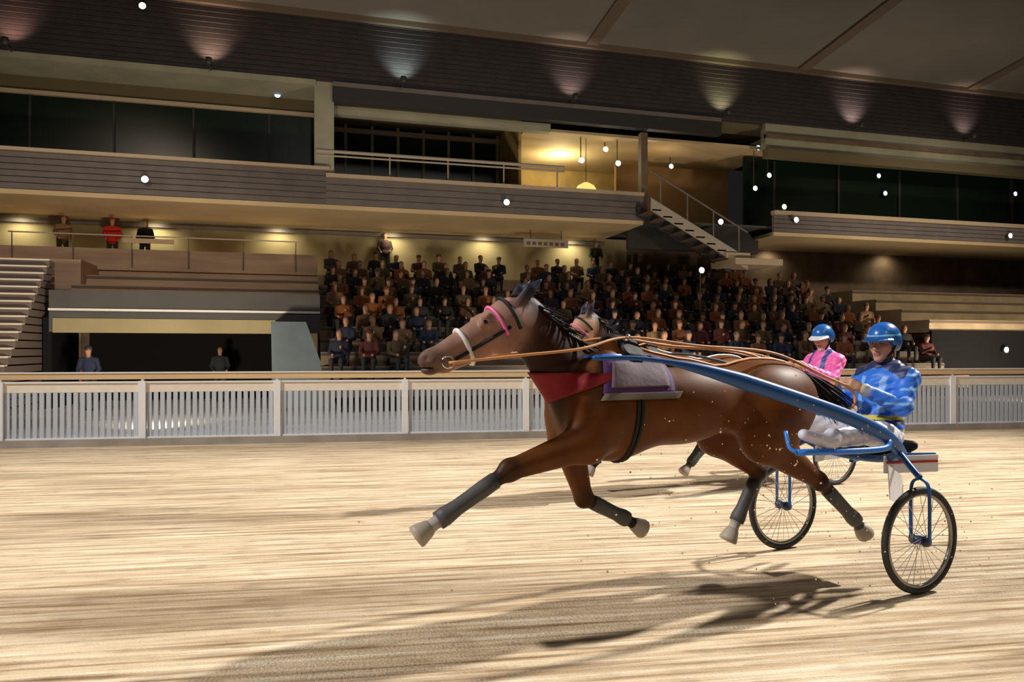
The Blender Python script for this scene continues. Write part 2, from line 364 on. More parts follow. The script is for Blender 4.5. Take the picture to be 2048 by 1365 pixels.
# upper storey, left wing
UM = at(632, 200, 24)[0]
sbox('ceiling_upper_left', UL, UM, 24.0, 25.6, 9.86, 10.0, 'greygreen'); sbox('trim_2', UL, UM, 23.93, 24.05, 9.84, 10.02, 'greygreen')
sbox('wall_upper_left', UL, UM, 25.5, 25.7, 9.42, 9.9, 'brownceil'); sbox('trim_3', UL, UM, 25.40, 25.55, 9.30, 9.42, 'tan')
sbox('window_1', UL, UM, 25.52, 25.6, 6.2, 9.32, 'glass')
for k in range(7):
    u = UL + 1.0 + k * 2.3; sbox('trim_mullion_%d' % k, u - .03, u + .03, 25.46, 25.52, 6.3, 9.3, 'dark')
sbox('wall_pier', UM - .05, UM + .55, 24.0, 28.0, 6.2, 10.0, 'greygreen')
# parapets, soffit of the first floor, back wall of the terrace
UX = at(1285, 395, 24)[0]; UY = at(1545, 440, 24)[0]
louvres('wall_parapet_left', UL, UM + .3, 23.95, 6.12, 7.2, 6, 'slat'); sbox('trim_4', UL, UM + .4, 23.85, 24.1, 7.2, 7.3, 'tan')
louvres('wall_parapet_middle', UM + .3, UX, 23.95, 6.12, 6.98, 4, 'slat', .03); sbox('trim_5', UM + .3, UX, 23.85, 24.1, 6.98, 7.1, 'tan')
louvres('wall_parapet_right', UY, UR, 23.95, 5.95, 6.6, 4, 'slat', .03); sbox('trim_6', UY, UR, 23.85, 24.1, 6.6, 6.75, 'tan')
sbox('ceiling_terrace', UL, UX, 23.95, 27.7, 5.98, 6.12, 'cream'); sbox('ceiling_terrace_right', UY, UR, 23.95, 27.7, 5.82, 5.95, 'cream')
sbox('floor_upper', UL, UR, 24.2, 34, 6.13, 6.2, 'greywall')
sbox('wall_back', UL, UX + 1, 27.6, 27.8, .0, 6.0, 'olive'); sbox('trim_7', UL, UX, 27.45, 27.62, 5.72, 5.84, 'slat')
sbox('wall_back_right', UX + 1, UR, 27.6, 27.8, .0, 6.0, 'brownwall')
# middle recess with glazed front and gallery
UQ = at(1440, 250, 24)[0]; UR1 = at(1062, 320, 24)[0]
sbox('beam_middle', UM + .5, UQ, 23.9, 24.2, 9.38, 9.86, 'dark'); sbox('trim_8', UM + .5, UQ, 23.88, 24.2, 9.86, 10.0, 'slat')
sbox('ceiling_recess', UM + .5, UR, 24.2, 30.2, 9.86, 10.0, 'brownceil'); sbox('trim_9', UM + .5, UR1 + .8, 24.3, 24.6, 9.1, 9.38, 'greygreen')
sbox('window_2', UM + .5, UR1, 27.9, 28.0, 6.2, 9.9, 'glass')
for k, u in enumerate(np.linspace(UM + 1.1, UR1 - .2, 7)): sbox('trim_frame_%d' % k, u - .05, u + .05, 27.8, 27.9, 6.2, 9.9, 'greygreen')
sbox('trim_10', UM + .5, UR1, 27.78, 27.9, 9.55, 9.72, 'frame')
rail = empty('gallery_rail', (UM, 24.0, 7.1), 'pale double handrail along the middle gallery above the parapet', 'railing')
for z, r in ((.72, .055), (.58, .03)):
    b_ = MB(); b_.tube([(0, 0, z), (UR1 - UM + 1.2, 0, z)], r, 8); b_.build('bar', M['frame'], rail)
for k in range(5):
    b_ = MB(); b_.tube([(.4 + k * 1.9, 0, 0), (.4 + k * 1.9, 0, .7)], .025, 6); b_.build('post', M['frame'], rail)
# lit bar room
sbox('wall_room_back', UR1, UY + .4, 29.8, 30.0, 6.2, 9.9, 'room'); sbox('wall_room_left', UR1 - .1, UR1, 25.2, 30, 6.2, 9.9, 'room'); sbox('ceiling_room', UR1, UY + .7, 24.6, 30, 9.2, 9.3, 'cream')
sbox('wall_room_panel', UX + .3, UY, 27.0, 27.2, 6.2, 8.9, 'roomorange'); sbox('trim_11', UX, UX + .25, 24.1, 24.35, 6.1, 9.3, 'brownwall'); sbox('wall_counter', UR1 + .6, UX, 25.6, 26.2, 6.2, 7.25, 'room')
lamp('bar_room_light', 'POINT', (UR1 + 2.2, 27.4, 8.6), (0, 0, 0), 170, (1, .84, .45), .25)
lamp('bar_room_light', 'POINT', (UX + 1.6, 25.6, 8.4), (0, 0, 0), 14, (1, .70, .35), .25)
# right wing, upper storey
sbox('wall_right_tier', UY - .3, UR, 24.0, 24.3, 9.05, 10.0, 'greygreen'); sbox('trim_12', UY - .3, UR, 23.9, 24.1, 9.45, 9.6, 'brownwall'); sbox('trim_13', UY - .3, UR, 23.85, 24.2, 8.72, 9.05, 'brownceil')
sbox('window_3', UY - .3, UR, 25.4, 25.5, 6.2, 9.1, 'glass')
for k in range(9):
    u = UY + 1 + k * 3.0; sbox('trim_post_%d' % k, u - .05, u + .05, 25.3, 25.4, 6.2, 9.0, 'dark')
# dark link block and the outside stair that comes down to the right
sbox('wall_link', UX, UY + .2, 25.2, 25.4, 5.3, 6.2, 'dark')
st = empty('outside_staircase', (UX, 23.4, 4.5), 'dark staircase with pale sloping side coming down right of the middle balcony', 'staircase')
P0, P1 = at(1288, 402, 23.2), at(1478, 520, 23.2); o_ = Vector((UX, 23.4, 4.5))
b_ = MB(); a, c = P0 - o_, P1 - o_
for v in (-.75, .35):
    b_ = MB(); b_.add([(a.x, v, a.z), (c.x, v, c.z), (c.x, v, c.z - .42), (a.x, v, a.z - .42), (a.x, v + .06, a.z), (c.x, v + .06, c.z), (c.x, v + .06, c.z - .42), (a.x, v + .06, a.z - .42)],
        [(0, 3, 2, 1), (4, 5, 6, 7), (0, 1, 5, 4), (3, 7, 6, 2), (0, 4, 7, 3), (1, 2, 6, 5)]); b_.build('stringer', M['frame' if v < 0 else 'dark'], st)
for k in range(9):
    t = (k + .5) / 9; q = a.lerp(c, t); b_ = MB(); b_.box((q.x, -.2, q.z - .3), (.34, 1.1, .05)); b_.build('tread', M['brownwall'], st)
for k in range(4):
    q = a.lerp(c, .1 + k * .27); b_ = MB(); b_.tube([(q.x, -.72, q.z), (q.x, -.72, q.z + .9)], .025, 6); b_.build('post', M['slat'], st)
b_ = MB(); b_.tube([(a.x, -.72, a.z + .9), (c.x, -.72, c.z + .9)], .03, 6); b_.build('handrail', M['slat'], st)
sbox('floor_landing', at(1452, 520, 23)[0], at(1545, 520, 23)[0], 22.4, 24.0, 4.5, 4.72, 'tan')
# terraces
def terrace(name, u0, u1, v0, z0, n, dv, dz, m, m2):
    b_ = MB()
    for i in range(n):
        b_.span((u0, v0 + i * dv, 0 if i else z0 - dz), (u1, v0 + n * dv, z0 + i * dz)) if i == 0 else b_.span((u0, v0 + i * dv, z0 + (i - 1) * dz), (u1, v0 + n * dv, z0 + i * dz))
        b_.span((u0, v0 + i * dv - .02, z0 + i * dz - .10), (u1, v0 + i * dv + .02, z0 + i * dz - .03), 1)
    o = struct(b_.build(name, [M[m], M[m2]])); return o
UO0, UO1, UT = at(110, 700, 22)[0], at(545, 700, 22)[0], .35
terrace('floor_terrace_left', UO0 + .0, UT, 22.0, 3.0, 4, 1.4, .40, 'terrace', 'terr_edge')
sbox('wall_terrace_front', UO0 - .1, UT, 21.85, 22.0, 2.02, 3.12, 'greywall'); sbox('trim_14', UO0 - .1, UT, 21.78, 21.9, 2.58, 2.64, 'white'); sbox('trim_15', UO0, UO1 + .1, 21.8, 21.9, 2.0, 2.38, 'olive')
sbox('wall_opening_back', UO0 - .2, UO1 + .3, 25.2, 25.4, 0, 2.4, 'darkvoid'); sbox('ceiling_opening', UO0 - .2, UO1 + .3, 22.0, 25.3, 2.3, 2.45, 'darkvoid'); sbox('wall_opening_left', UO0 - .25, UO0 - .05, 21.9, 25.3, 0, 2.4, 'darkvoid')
b_ = MB(); pa, pb, pc, pd = at(542, 645, 20.6), at(612, 645, 20.6), at(655, 745, 20.6), at(545, 745, 20.6)
b_.add([(pa.x, 20.6, 2.3), (pb.x, 20.6, 2.3), (pc.x + .25, 20.6, 0), (pd.x, 20.6, 0), (pa.x, 22.0, 2.3), (pb.x, 22.0, 2.3), (pc.x + .25, 22.0, 0), (pd.x, 22.0, 0)], [(0, 3, 2, 1), (4, 5, 6, 7), (0, 1, 5, 4), (1, 2, 6, 5), (3, 7, 6, 2), (0, 4, 7, 3)])
struct(b_.build('wall_stair_flank', M['paleblue']))
# steps at the far left
st = empty('front_stairs', (UO0 - 5, 18.4, 0), 'wide flight of dark steps with white nosings at left edge', 'stairs')
for i in range(20):
    b_ = MB(); b_.span((0, i * .22, i * .2), (4.7, 20 * .22 + .2, (i + 1) * .2 - .035)); b_.build('step', M['stairgrey'], st)
    b_ = MB(); b_.span((0, i * .22 - .03, (i + 1) * .2 - .045), (4.7, i * .22 + .16, (i + 1) * .2)); b_.build('nosing', M['stairwhite'], st)
RV, RZ, ROWS = 18.9, .75, 9; DV, DZ = .95, .37
UE = at(1690, 560, 24)[0]
terrace('floor_terrace_middle', UT, UE, RV - .45, RZ, ROWS, DV, DZ, 'brownwall', 'dark')
sbox('floor_walkway', UT, UX + .5, 27.0, 27.6, 0, 4.2, 'terrace')
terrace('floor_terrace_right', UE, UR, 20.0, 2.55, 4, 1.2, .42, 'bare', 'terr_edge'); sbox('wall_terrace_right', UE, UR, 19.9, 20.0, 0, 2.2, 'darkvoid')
sbox('floor_walkway_left', UL, UO0, 24.3, 27.6, 0, 4.2, 'terrace')
sbox('wall_upstand', UL, UT, 26.1, 26.22, 4.1, 4.78, 'terrace')
# hand rail of the left walkway
rl = empty('terrace_rail', (at(20, 450, 26.2)[0], 26.05, 4.2), 'thin pale handrail on the left terrace in front of standing people', 'railing')
b_ = MB(); b_.tube([(0, 0, 1.0), (8.6, 0, 1.0)], .022, 6); b_.build('bar', M['frame'], rl)
for k in range(6):
    b_ = MB(); b_.tube([(.1 + k * 1.68, 0, 0), (.1 + k * 1.68, 0, 1.0)], .018, 6); b_.build('post', M['slat'], rl)
def plate(name, x0, y0, x1, y1, V, m, label, cat):
    a, c = at(x0, y0, V), at(x1, y1, V); cx = (a + c) / 2; e = tag(MB(), None) if False else None
    b_ = MB(); b_.box((0, 0, 0), (abs(c.x - a.x), .05, abs(a.z - c.z))); o = b_.build(name, M[m], None, loc=cx); return tag(o, label, cat)
sg = plate('sign_board', 1047, 477, 1136, 497, 26.0, 'frame', 'pale oblong sign board hung under the balcony right of centre', 'sign')
for q in (-.6, .6):
    b_ = MB(); b_.tube([(q, 0, .1), (q, 0, 5.98 - sg.location.z)], .015, 5); b_.build('hanger', M['dark'], sg)
b_ = MB()
for k in range(7): b_.box((-.68 + k * .22, -.028, -.02), (.14, .01, .12))
b_.build('marking', M['brownwall'], sg)
sg = plate('sign_board', 1452, 505, 1500, 518, 22.6, 'tan', 'small tan board at the foot of the outside staircase', 'sign')
b_ = MB(); b_.tube([(0, .02, .0), (0, .02, 4.7 - sg.location.z)], .03, 6); b_.build('post', M['dark'], sg)
plate('wall_board', 245, 476, 348, 489, 26.0, 'terrace', 'pale pinkish board on handrail before the dark-coated standing person', 'board')

# coloured uplights on the dark cladding
for x, y, c, p, l in ((25, 70, (1, .55, .38), 60, 'at the far left end'), (422, 118, (1, .66, .42), 95, 'over the left wing windows'), (803, 150, (.78, 1, .86), 75, 'over the middle gallery'),
                  (1140, 185, (1, .72, .56), 60, 'over the lit bar room'), (1440, 215, (1, .95, .45), 80, 'above the end of the dark beam'), (1702, 240, (1, .74, .58), 80, 'over the right wing'), (1925, 262, (1, .70, .56), 45, 'near the right edge')):
    p0 = at(x, y, 24); e = empty('facade_uplight', (p0.x, 23.45, 10.0), ('white uplight' if c[1] > .9 and c[0] < .9 else 'warm uplight') + ' washing the dark louvred cladding ' + l, 'light', 0, 'facade uplights')
    b_ = MB(); b_.lathe([(.05, 0), (.09, .06), (.09, .2), (.075, .2)], (0, 0, 0), 'z', 14); b_.build('housing', M['housing'], e, True)
    b_ = MB(); b_.tube([(0, .05, .03), (0, .5, 0)], .025, 6); b_.build('bracket', M['housing'], e)
    lamp('uplight_beam', 'SPOT', (p0.x, 23.42, 10.22), (p0.x, 24.0, 10.95), p * 1.7, c, .05, 95, .9, e)
# small floodlights
GL = dict(w=glow('lamp_white', (.85, .97, 1), 40), y=glow('lamp_warm', (1, .80, .42), 14), b=glow('lamp_blue', (.30, .50, 1), 5), d=glow('lamp_dim_warm', (1, .85, .6), 4), g=glow('lamp_yellow', (1, .9, .2), 9))
UPB, DN = 9.2, None
LAMPS = [(285, 12, 23.75, 'y', 'warm lamp high on the dark cladding near the top left'), (290, 359, 23.72, 'w', 'white lamp on the slatted parapet at left'), (1013, 405, 23.72, 'w', 'white lamp on the middle parapet above the horse head'),
    (555, 190, 25.25, 'b', 'small blue lamp under the left wing eave'), (768, 450, 27.4, 'y', 'warm lamp on the back wall above a dark figure'), (1163, 321, 24.8, 'w', 'white bar room lamp, lowest on the left of four', UPB),
    (1236, 327, 24.8, 'w', 'white bar room lamp, lower right of four', UPB), (1287, 305, 24.8, 'w', 'white bar room lamp, upper right of four', UPB), (1211, 299, 25.2, 'y', 'warm bar room lamp, topmost of the cluster', UPB),
    (1516, 296, 24.7, 'b', 'blue lamp left of the right wing tier', UPB), (1441, 444, 23.4, 'w', 'white lamp above the outside staircase foot', 4.72), (1592, 440, 23.72, 'w', 'white lamp at the left end of the right parapet'),
    (1403, 541, 22.0, 'w', 'white lamp low over the crowd', 1.8), (2020, 472, 23.72, 'w', 'white lamp on the right parapet at the right edge'), (1757, 352, 25.2, 'b', 'upper of two blue lamps in the right wing glazing'),
    (1770, 387, 25.2, 'b', 'lower of two blue lamps in the right wing glazing'), (1568, 414, 24.0, 'g', 'yellow lamp just above the right parapet', 6.7), (1538, 351, 24.8, 'd', 'dim lamp left of the right wing glazing', UPB),
    (1510, 377, 24.8, 'd', 'dim warm lamp in the gap by the staircase top', UPB), (2012, 700, 19.7, 'w', 'bluish white lamp low on the dark wall at the right edge'), (1342, 333, 26.5, 'd', 'dim lamp inside the room right of the bar', UPB), (2030, 388, 25.2, 'b', 'blue lamp in the glazing at the right edge')]
for x, y, V, g, l, *rod in LAMPS:
    p0 = at(x, y, V); e = empty('floodlight', p0, l, 'lamp', 0, 'small lamps on the grandstand')
    b_ = MB(); b_.lathe([(.03, .16), (.08, .12), (.10, .0), (.105, -.02)], (0, 0, 0), 'y', 14); b_.build('housing', M['housing'], e, True)
    b_ = MB(); b_.lathe([(.02, -.045), (.07, -.04), (.095, -.02), (.09, -.01)], (0, 0, 0), 'y', 14); b_.build('lens', GL[g], e, True)
    b_ = MB(); b_.tube([(0, .08, 0), (0, .08, rod[0] - p0.z)] if rod else [(0, .1, 0), (0, .27, 0)], .018, 6); b_.build('bracket', M['housing'], e)
yb = at(1172, 378, 25.0); e = empty('pendant_lamp', yb, 'large glowing yellow lampshade over the bar counter', 'lamp')
b_ = MB(); b_.lathe([(.10, .22), (.3, .1), (.42, -.12), (.40, -.16), (.05, -.10)], (0, 0, 0), 'z', 20); b_.build('lamp_shade', mat('yellow_shade', (.6, .5, .1), .6, emit=(1, .85, .22), estr=.9), e, True)
b_ = MB(); b_.tube([(0, 0, .2), (0, 0, 9.2 - yb.z)], .012, 5); b_.build('cord', M['dark'], e)

# ------------------------------------------------------------------ spectators
SK, HR, TR, CT = (.42, .22, .14, 0), (.03, .02, .015, 0), (.02, .02, .025, 0), (0, 0, 0, 1)
def spectator_prims(kind, seed):
    r_ = random.Random(seed); ln = r_.uniform(-.05, .12); P = []
    if kind == 'sit':
        hp, kn, ft, hz = (0, .0, .50), (.42, 0, .52), (.40, 0, .06), .50
    else:
        hp, kn, ft, hz = (0, 0, .92), (.03, 0, .5), (-.02, 0, .07), .92
    for s in (-1, 1):
        P += [cap((0, s * .09, hp[2]), (kn[0], s * .12, kn[2]), .088, .062, TR), cap((kn[0], s * .12, kn[2]), (ft[0], s * .11, ft[2]), .06, .042, TR), cap((ft[0] - .02, s * .11, .045), (ft[0] + .15, s * .12, .035), .045, .035, (.01, .01, .01, 0), .02)]
    P += [ell((0, 0, hz + .02), (.13, .18, .13), CT), ell((ln * .5, 0, hz + .28), (.125, .19, .24), CT, .06), ell((ln * .8, 0, hz + .44), (.10, .20, .10), CT, .06)]
    sh = hz + .47; hd = hz + .68
    for s in (-1, 1):
        if kind == 'sit': e, h = (ln + .08, s * .225, hz + .22), (ln + .32, s * .10, hz + .16 + r_.choice((0, 0, .2)))
        else: e, h = (ln + .0, s * .26, hz + .2), (ln + .18, s * .18, hz + r_.choice((.02, .05, .28)))
        P += [cap((ln, s * .19, sh - .03), e, .068, .052, CT), cap(e, h, .052, .04, CT), ell((h[0] + .04, h[1], h[2]), (.055, .035, .045), SK, .02)]
    P += [cap((ln, 0, sh), (ln + .02, 0, hd - .06), .06, .052, SK, .02), ell((ln + .03, 0, hd), (.092, .076, .115), SK, .02), ell((ln + .118, 0, hd - .01), (.022, .018, .028), SK, .015), ell((ln + .002, 0, hd + .05), (.10, .086, .085), HR, .01)]
    if seed % 3 == 0: P += [ell((ln, 0, hd + .075), (.11, .095, .07), CT, .01), cap((ln + .06, -.05, hd + .06), (ln + .13, 0, hd + .05), .02, .02, CT, .01)]
    if seed % 3 == 1: P += [ell((ln - .06, 0, hd - .05), (.06, .075, .12), HR, .02)]
    return P
def crowd_mesh(kind, seed):
    o = skin_obj('spectator', spectator_prims(kind, seed), .024, M['crowd'], s=.01); me = o.data; bpy.data.objects.remove(o); return me
SIT = [crowd_mesh('sit', k) for k in range(5)]; STD = [crowd_mesh('stand', k) for k in range(3)]
COATS = [('black', (.010, .010, .011)), ('navy blue', (.008, .010, .026)), ('brown', (.065, .032, .015)), ('dark grey', (.024, .023, .024)), ('rust orange', (.20, .06, .016)), ('tan', (.17, .10, .05)), ('dark red', (.07, .012, .010)), ('dark blue', (.012, .018, .045)), ('brown', (.10, .05, .02)), ('rust brown', (.15, .055, .02)), ('olive brown', (.07, .05, .022))]
ORD = 'first second third fourth fifth sixth seventh eighth ninth tenth eleventh twelfth thirteenth fourteenth fifteenth sixteenth seventeenth eighteenth nineteenth twentieth'.split()
def ordn(i):
    return ORD[i - 1] if i <= 20 else ('twenty-' if i < 30 else 'thirty-') + ORD[i % 10 - 1]
ROWN = ['front', 'second', 'third', 'fourth', 'fifth', 'sixth', 'seventh', 'eighth', 'top']
def project(p):
    Z = p[0] * FW[0] + p[1] * FW[1]; X = p[0] * RT[0] + p[1] * RT[1]; return 1024 + F_PX * X / Z, HOR - F_PX * (p[2] - EYE) / Z
for r in range(ROWS):
    n = 0; u = UT + .45 + (r % 2) * .2
    while u < UE - .4:
        uu = u + random.uniform(-.03, .03); u += random.uniform(.70, .82)
        px, py = project((uu, RV + r * DV + .1, RZ + r * DZ + 1.2))
        if random.random() < .07 or (865 < px < 1150 and py > 612) or (1100 <= px < 1620 and py > 688) or py > 735 or (px > 1480 and r > 7) or (px > 1600 and r > 6): continue
        if 1715 < px < 1860 and py > 655: continue
        if abs(uu - at(1403, 541, 22.0)[0]) < .55 and 21.2 < RV + r * DV + .28 < 22.8: continue
        n += 1; nm, c = random.choice(COATS)
        o = bpy.data.objects.new('spectator', random.choice(SIT)); COL.objects.link(o)
        o.location = (uu, RV + r * DV + .28, RZ + r * DZ); o.rotation_euler = (0, 0, R(-90) + random.uniform(-.3, .3)); o.scale = (1, 1, random.uniform(.95, 1.05)); o.color = (*c, 1)
        tag(o, 'spectator in %s coat, %s from left in the %s terrace row' % (nm, ordn(n), ROWN[r]), 'person', 'crowd seated on the terrace')
def standing(x, V, z, c, label, k=0, rz=-90):
    o = bpy.data.objects.new('person', STD[k]); COL.objects.link(o); o.location = (at(x, 500, V)[0], V, z); o.rotation_euler = (0, 0, R(rz)); o.color = (*c, 1); o.scale = (.95, .95, .95); tag(o, label, 'person')
standing(225, 26.6, 4.2, (.55, .02, .012), 'person in bright red jacket standing on the left terrace', 0, -80)
standing(290, 26.7, 4.2, (.012, .012, .013), 'person in black coat standing right of the red jacket', 1, -100)
standing(125, 26.6, 4.2, (.26, .15, .08), 'person in tan coat standing left of the red jacket', 2, -60)
standing(770, 27.3, 4.2, (.03, .012, .012), 'person in dark maroon coat standing alone under the balcony', 1, -90)
standing(1190, 27.3, 4.2, (.014, .014, .013), 'person in black coat standing under the sign board end', 2, -90)
standing(180, 21.0, 0, (.012, .018, .06), 'person in navy coat standing in the dark opening at left', 0, -95)
standing(440, 23.5, 0, (.014, .02, .026), 'person in black coat deep inside the dark opening', 1, -80)

# ------------------------------------------------------------------ horses
BAY, DARK, BLK, SOCK = (.125, .038, .006), (.034, .012, .006), (.016, .013, .012), (.55, .50, .46)
def leg_prims(y, pts, fore, sock):
    "pts: elbow/stifle, knee/hock, fetlock, hoof toe (x, z)"
    (ex, ez), (kx, kz), (fx, fz), (hx, hz) = pts; P = []; E3, K3, F3, H3 = [(a, y, b) for a, b in pts]
    up = (.105, .056) if fore else (.135, .052)
    P.append(cap(E3, K3, *up, BAY, .06, .8)); P.append(ell(K3, (.058, .046, .062), DARK if fore else DARK, .03))
    P.append(cap(K3, F3, .043, .033, BLK, .02)); P.append(ell(F3, (.043, .038, .043), BLK, .02))
    d = np.array(H3) - np.array(F3); d = d / np.linalg.norm(d); pe = np.array(F3) + d * .085
    P.append(cap(F3, pe, .034, .034, sock, .02)); P.append(cap(pe, np.array(F3) + d * .115, .034, .036, sock, .01))
    if not fore:
        b = np.array(K3) - np.array(F3); b = b / np.linalg.norm(b); P.append(cap(K3, np.array(K3) + b * .055 + np.array((-.035, 0, 0)), .04, .022, DARK, .03))
    return P
def head_fn(hz, hx, hp):
    c, s_ = math.cos(R(hp)), math.sin(R(hp))
    def h(x, y, z):
        dx, dz = x - 2.56, z - 1.78; return (2.56 + dx * c + dz * s_ + hx, y, 1.78 - dx * s_ + dz * c + hz)
    return h, lambda d: np.array((d[0] * c + d[2] * s_, d[1], -d[0] * s_ + d[2] * c))
def horse_prims(legs, hz, hx, hp, FACE):
    P = [ell((1.94, 0, 1.22), (.35, .25, .335), BAY, .05), ell((1.50, 0, 1.225), (.52, .285, .265), BAY, .12), ell((2.08, 0, 1.22), (.20, .23, .25), DARK, .08),
         ell((.82, 0, 1.23), (.40, .275, .255), BAY, .12), ell((.62, 0, 1.21), (.24, .24, .23), BAY, .1), cap((1.95, 0, 1.50), (1.6, 0, 1.42), .09, .08, BAY, .08)]
    h, _ = head_fn(hz, hx, hp)
    P += [cap((2.07, 0, 1.24), (2.50 + hx, 0, 1.68 + hz), .215, .125, DARK, .07, .62), cap((1.85, 0, 1.475), (2.13 + hx * .4, 0, 1.49 + hz * .4), .085, .08, DARK, .06, .7), cap((2.13 + hx * .4, 0, 1.49 + hz * .4), (2.49 + hx, 0, 1.79 + hz), .08, .072, DARK, .05, .65)]
    P += [ell(h(2.60, 0, 1.715), (.125, .098, .125), FACE, .05), cap(h(2.62, 0, 1.715), h(3.03, 0, 1.505), .112, .060, FACE, .03, .82), cap(h(2.66, 0, 1.63), h(2.99, 0, 1.465), .09, .045, FACE, .03, .8)]
    for s in (-1, 1):
        P += [ell(h(2.665, s * .055, 1.635), (.115, .042, .115), FACE, .02), ell(h(2.77, s * .078, 1.69), (.042, .022, .026), FACE, .015), cap(h(2.75, s * .06, 1.735), h(2.80, s * .068, 1.715), .02, .014, FACE, .015)]
        P += [cap(h(2.56, s * .055, 1.81), h(2.50, s * .07, 1.89), .036, .034, (.022, .024, .045), .015, .7), cap(h(2.50, s * .07, 1.89), h(2.425, s * .078, 1.955), .034, .006, (.022, .024, .045), .01, .7)]
    P += [ell(h(3.06, 0, 1.492), (.072, .058, .062), (.10, .06, .05), .03), ell(h(3.07, 0, 1.44), (.045, .042, .026), (.09, .055, .045), .02)]
    for s in (-1, 1): P += [ell(h(3.105, s * .046, 1.505), (.022, .016, .018), cut=True, k=.01)]
    P += [ell(h(3.09, 0, 1.458), (.06, .07, .006), cut=True, k=.008)]
    for s, nm in ((1, 'L'), (-1, 'R')):
        e = legs[nm + 'F'][0]
        P += [ell((2.10, s * .155, 1.25), (.17, .085, .30), BAY, .08, Euler((0, R(-12), 0)).to_matrix()), cap((2.12, s * .17, 1.14), (e[0], s * .175, e[1]), .135, .11, BAY, .08, .75)]
        t = legs[nm + 'H'][0]
        P += [ell((.80, s * .15, 1.14), (.27, .12, .26), BAY, .1), cap((.80, s * .17, 1.14), (t[0], s * .19, t[1]), .19, .14, BAY, .1, .75)]
        P += leg_prims(s * .175, legs[nm + 'F'], True, SOCK if nm == 'L' else BLK) + leg_prims(s * .185, legs[nm + 'H'], False, SOCK if nm == 'R' else (.09, .08, .07))
    return P
def strands(parent, name, n, rootfn, dirfn, length, r, m, segs=5):
    b_ = MB(); rr = random.Random(3)
    for i in range(n):
        p = np.array(rootfn(i / n, rr), float); d = np.array(dirfn(i / n, rr), float); L_ = length * rr.uniform(.6, 1.1); pts = [p]
        wv = rr.uniform(-1, 1)
        for k in range(segs):
            d = d + np.array((0, .10 * wv * math.sin(k * 1.7 + i), -.07 + .05 * math.sin(i + k))); pts.append(pts[-1] + d / np.linalg.norm(d) * L_ / segs)
        b_.tube(pts, [r * (1 - .85 * k / segs) for k in range(segs + 1)], 4)
    return b_.build(name, m, parent, True)
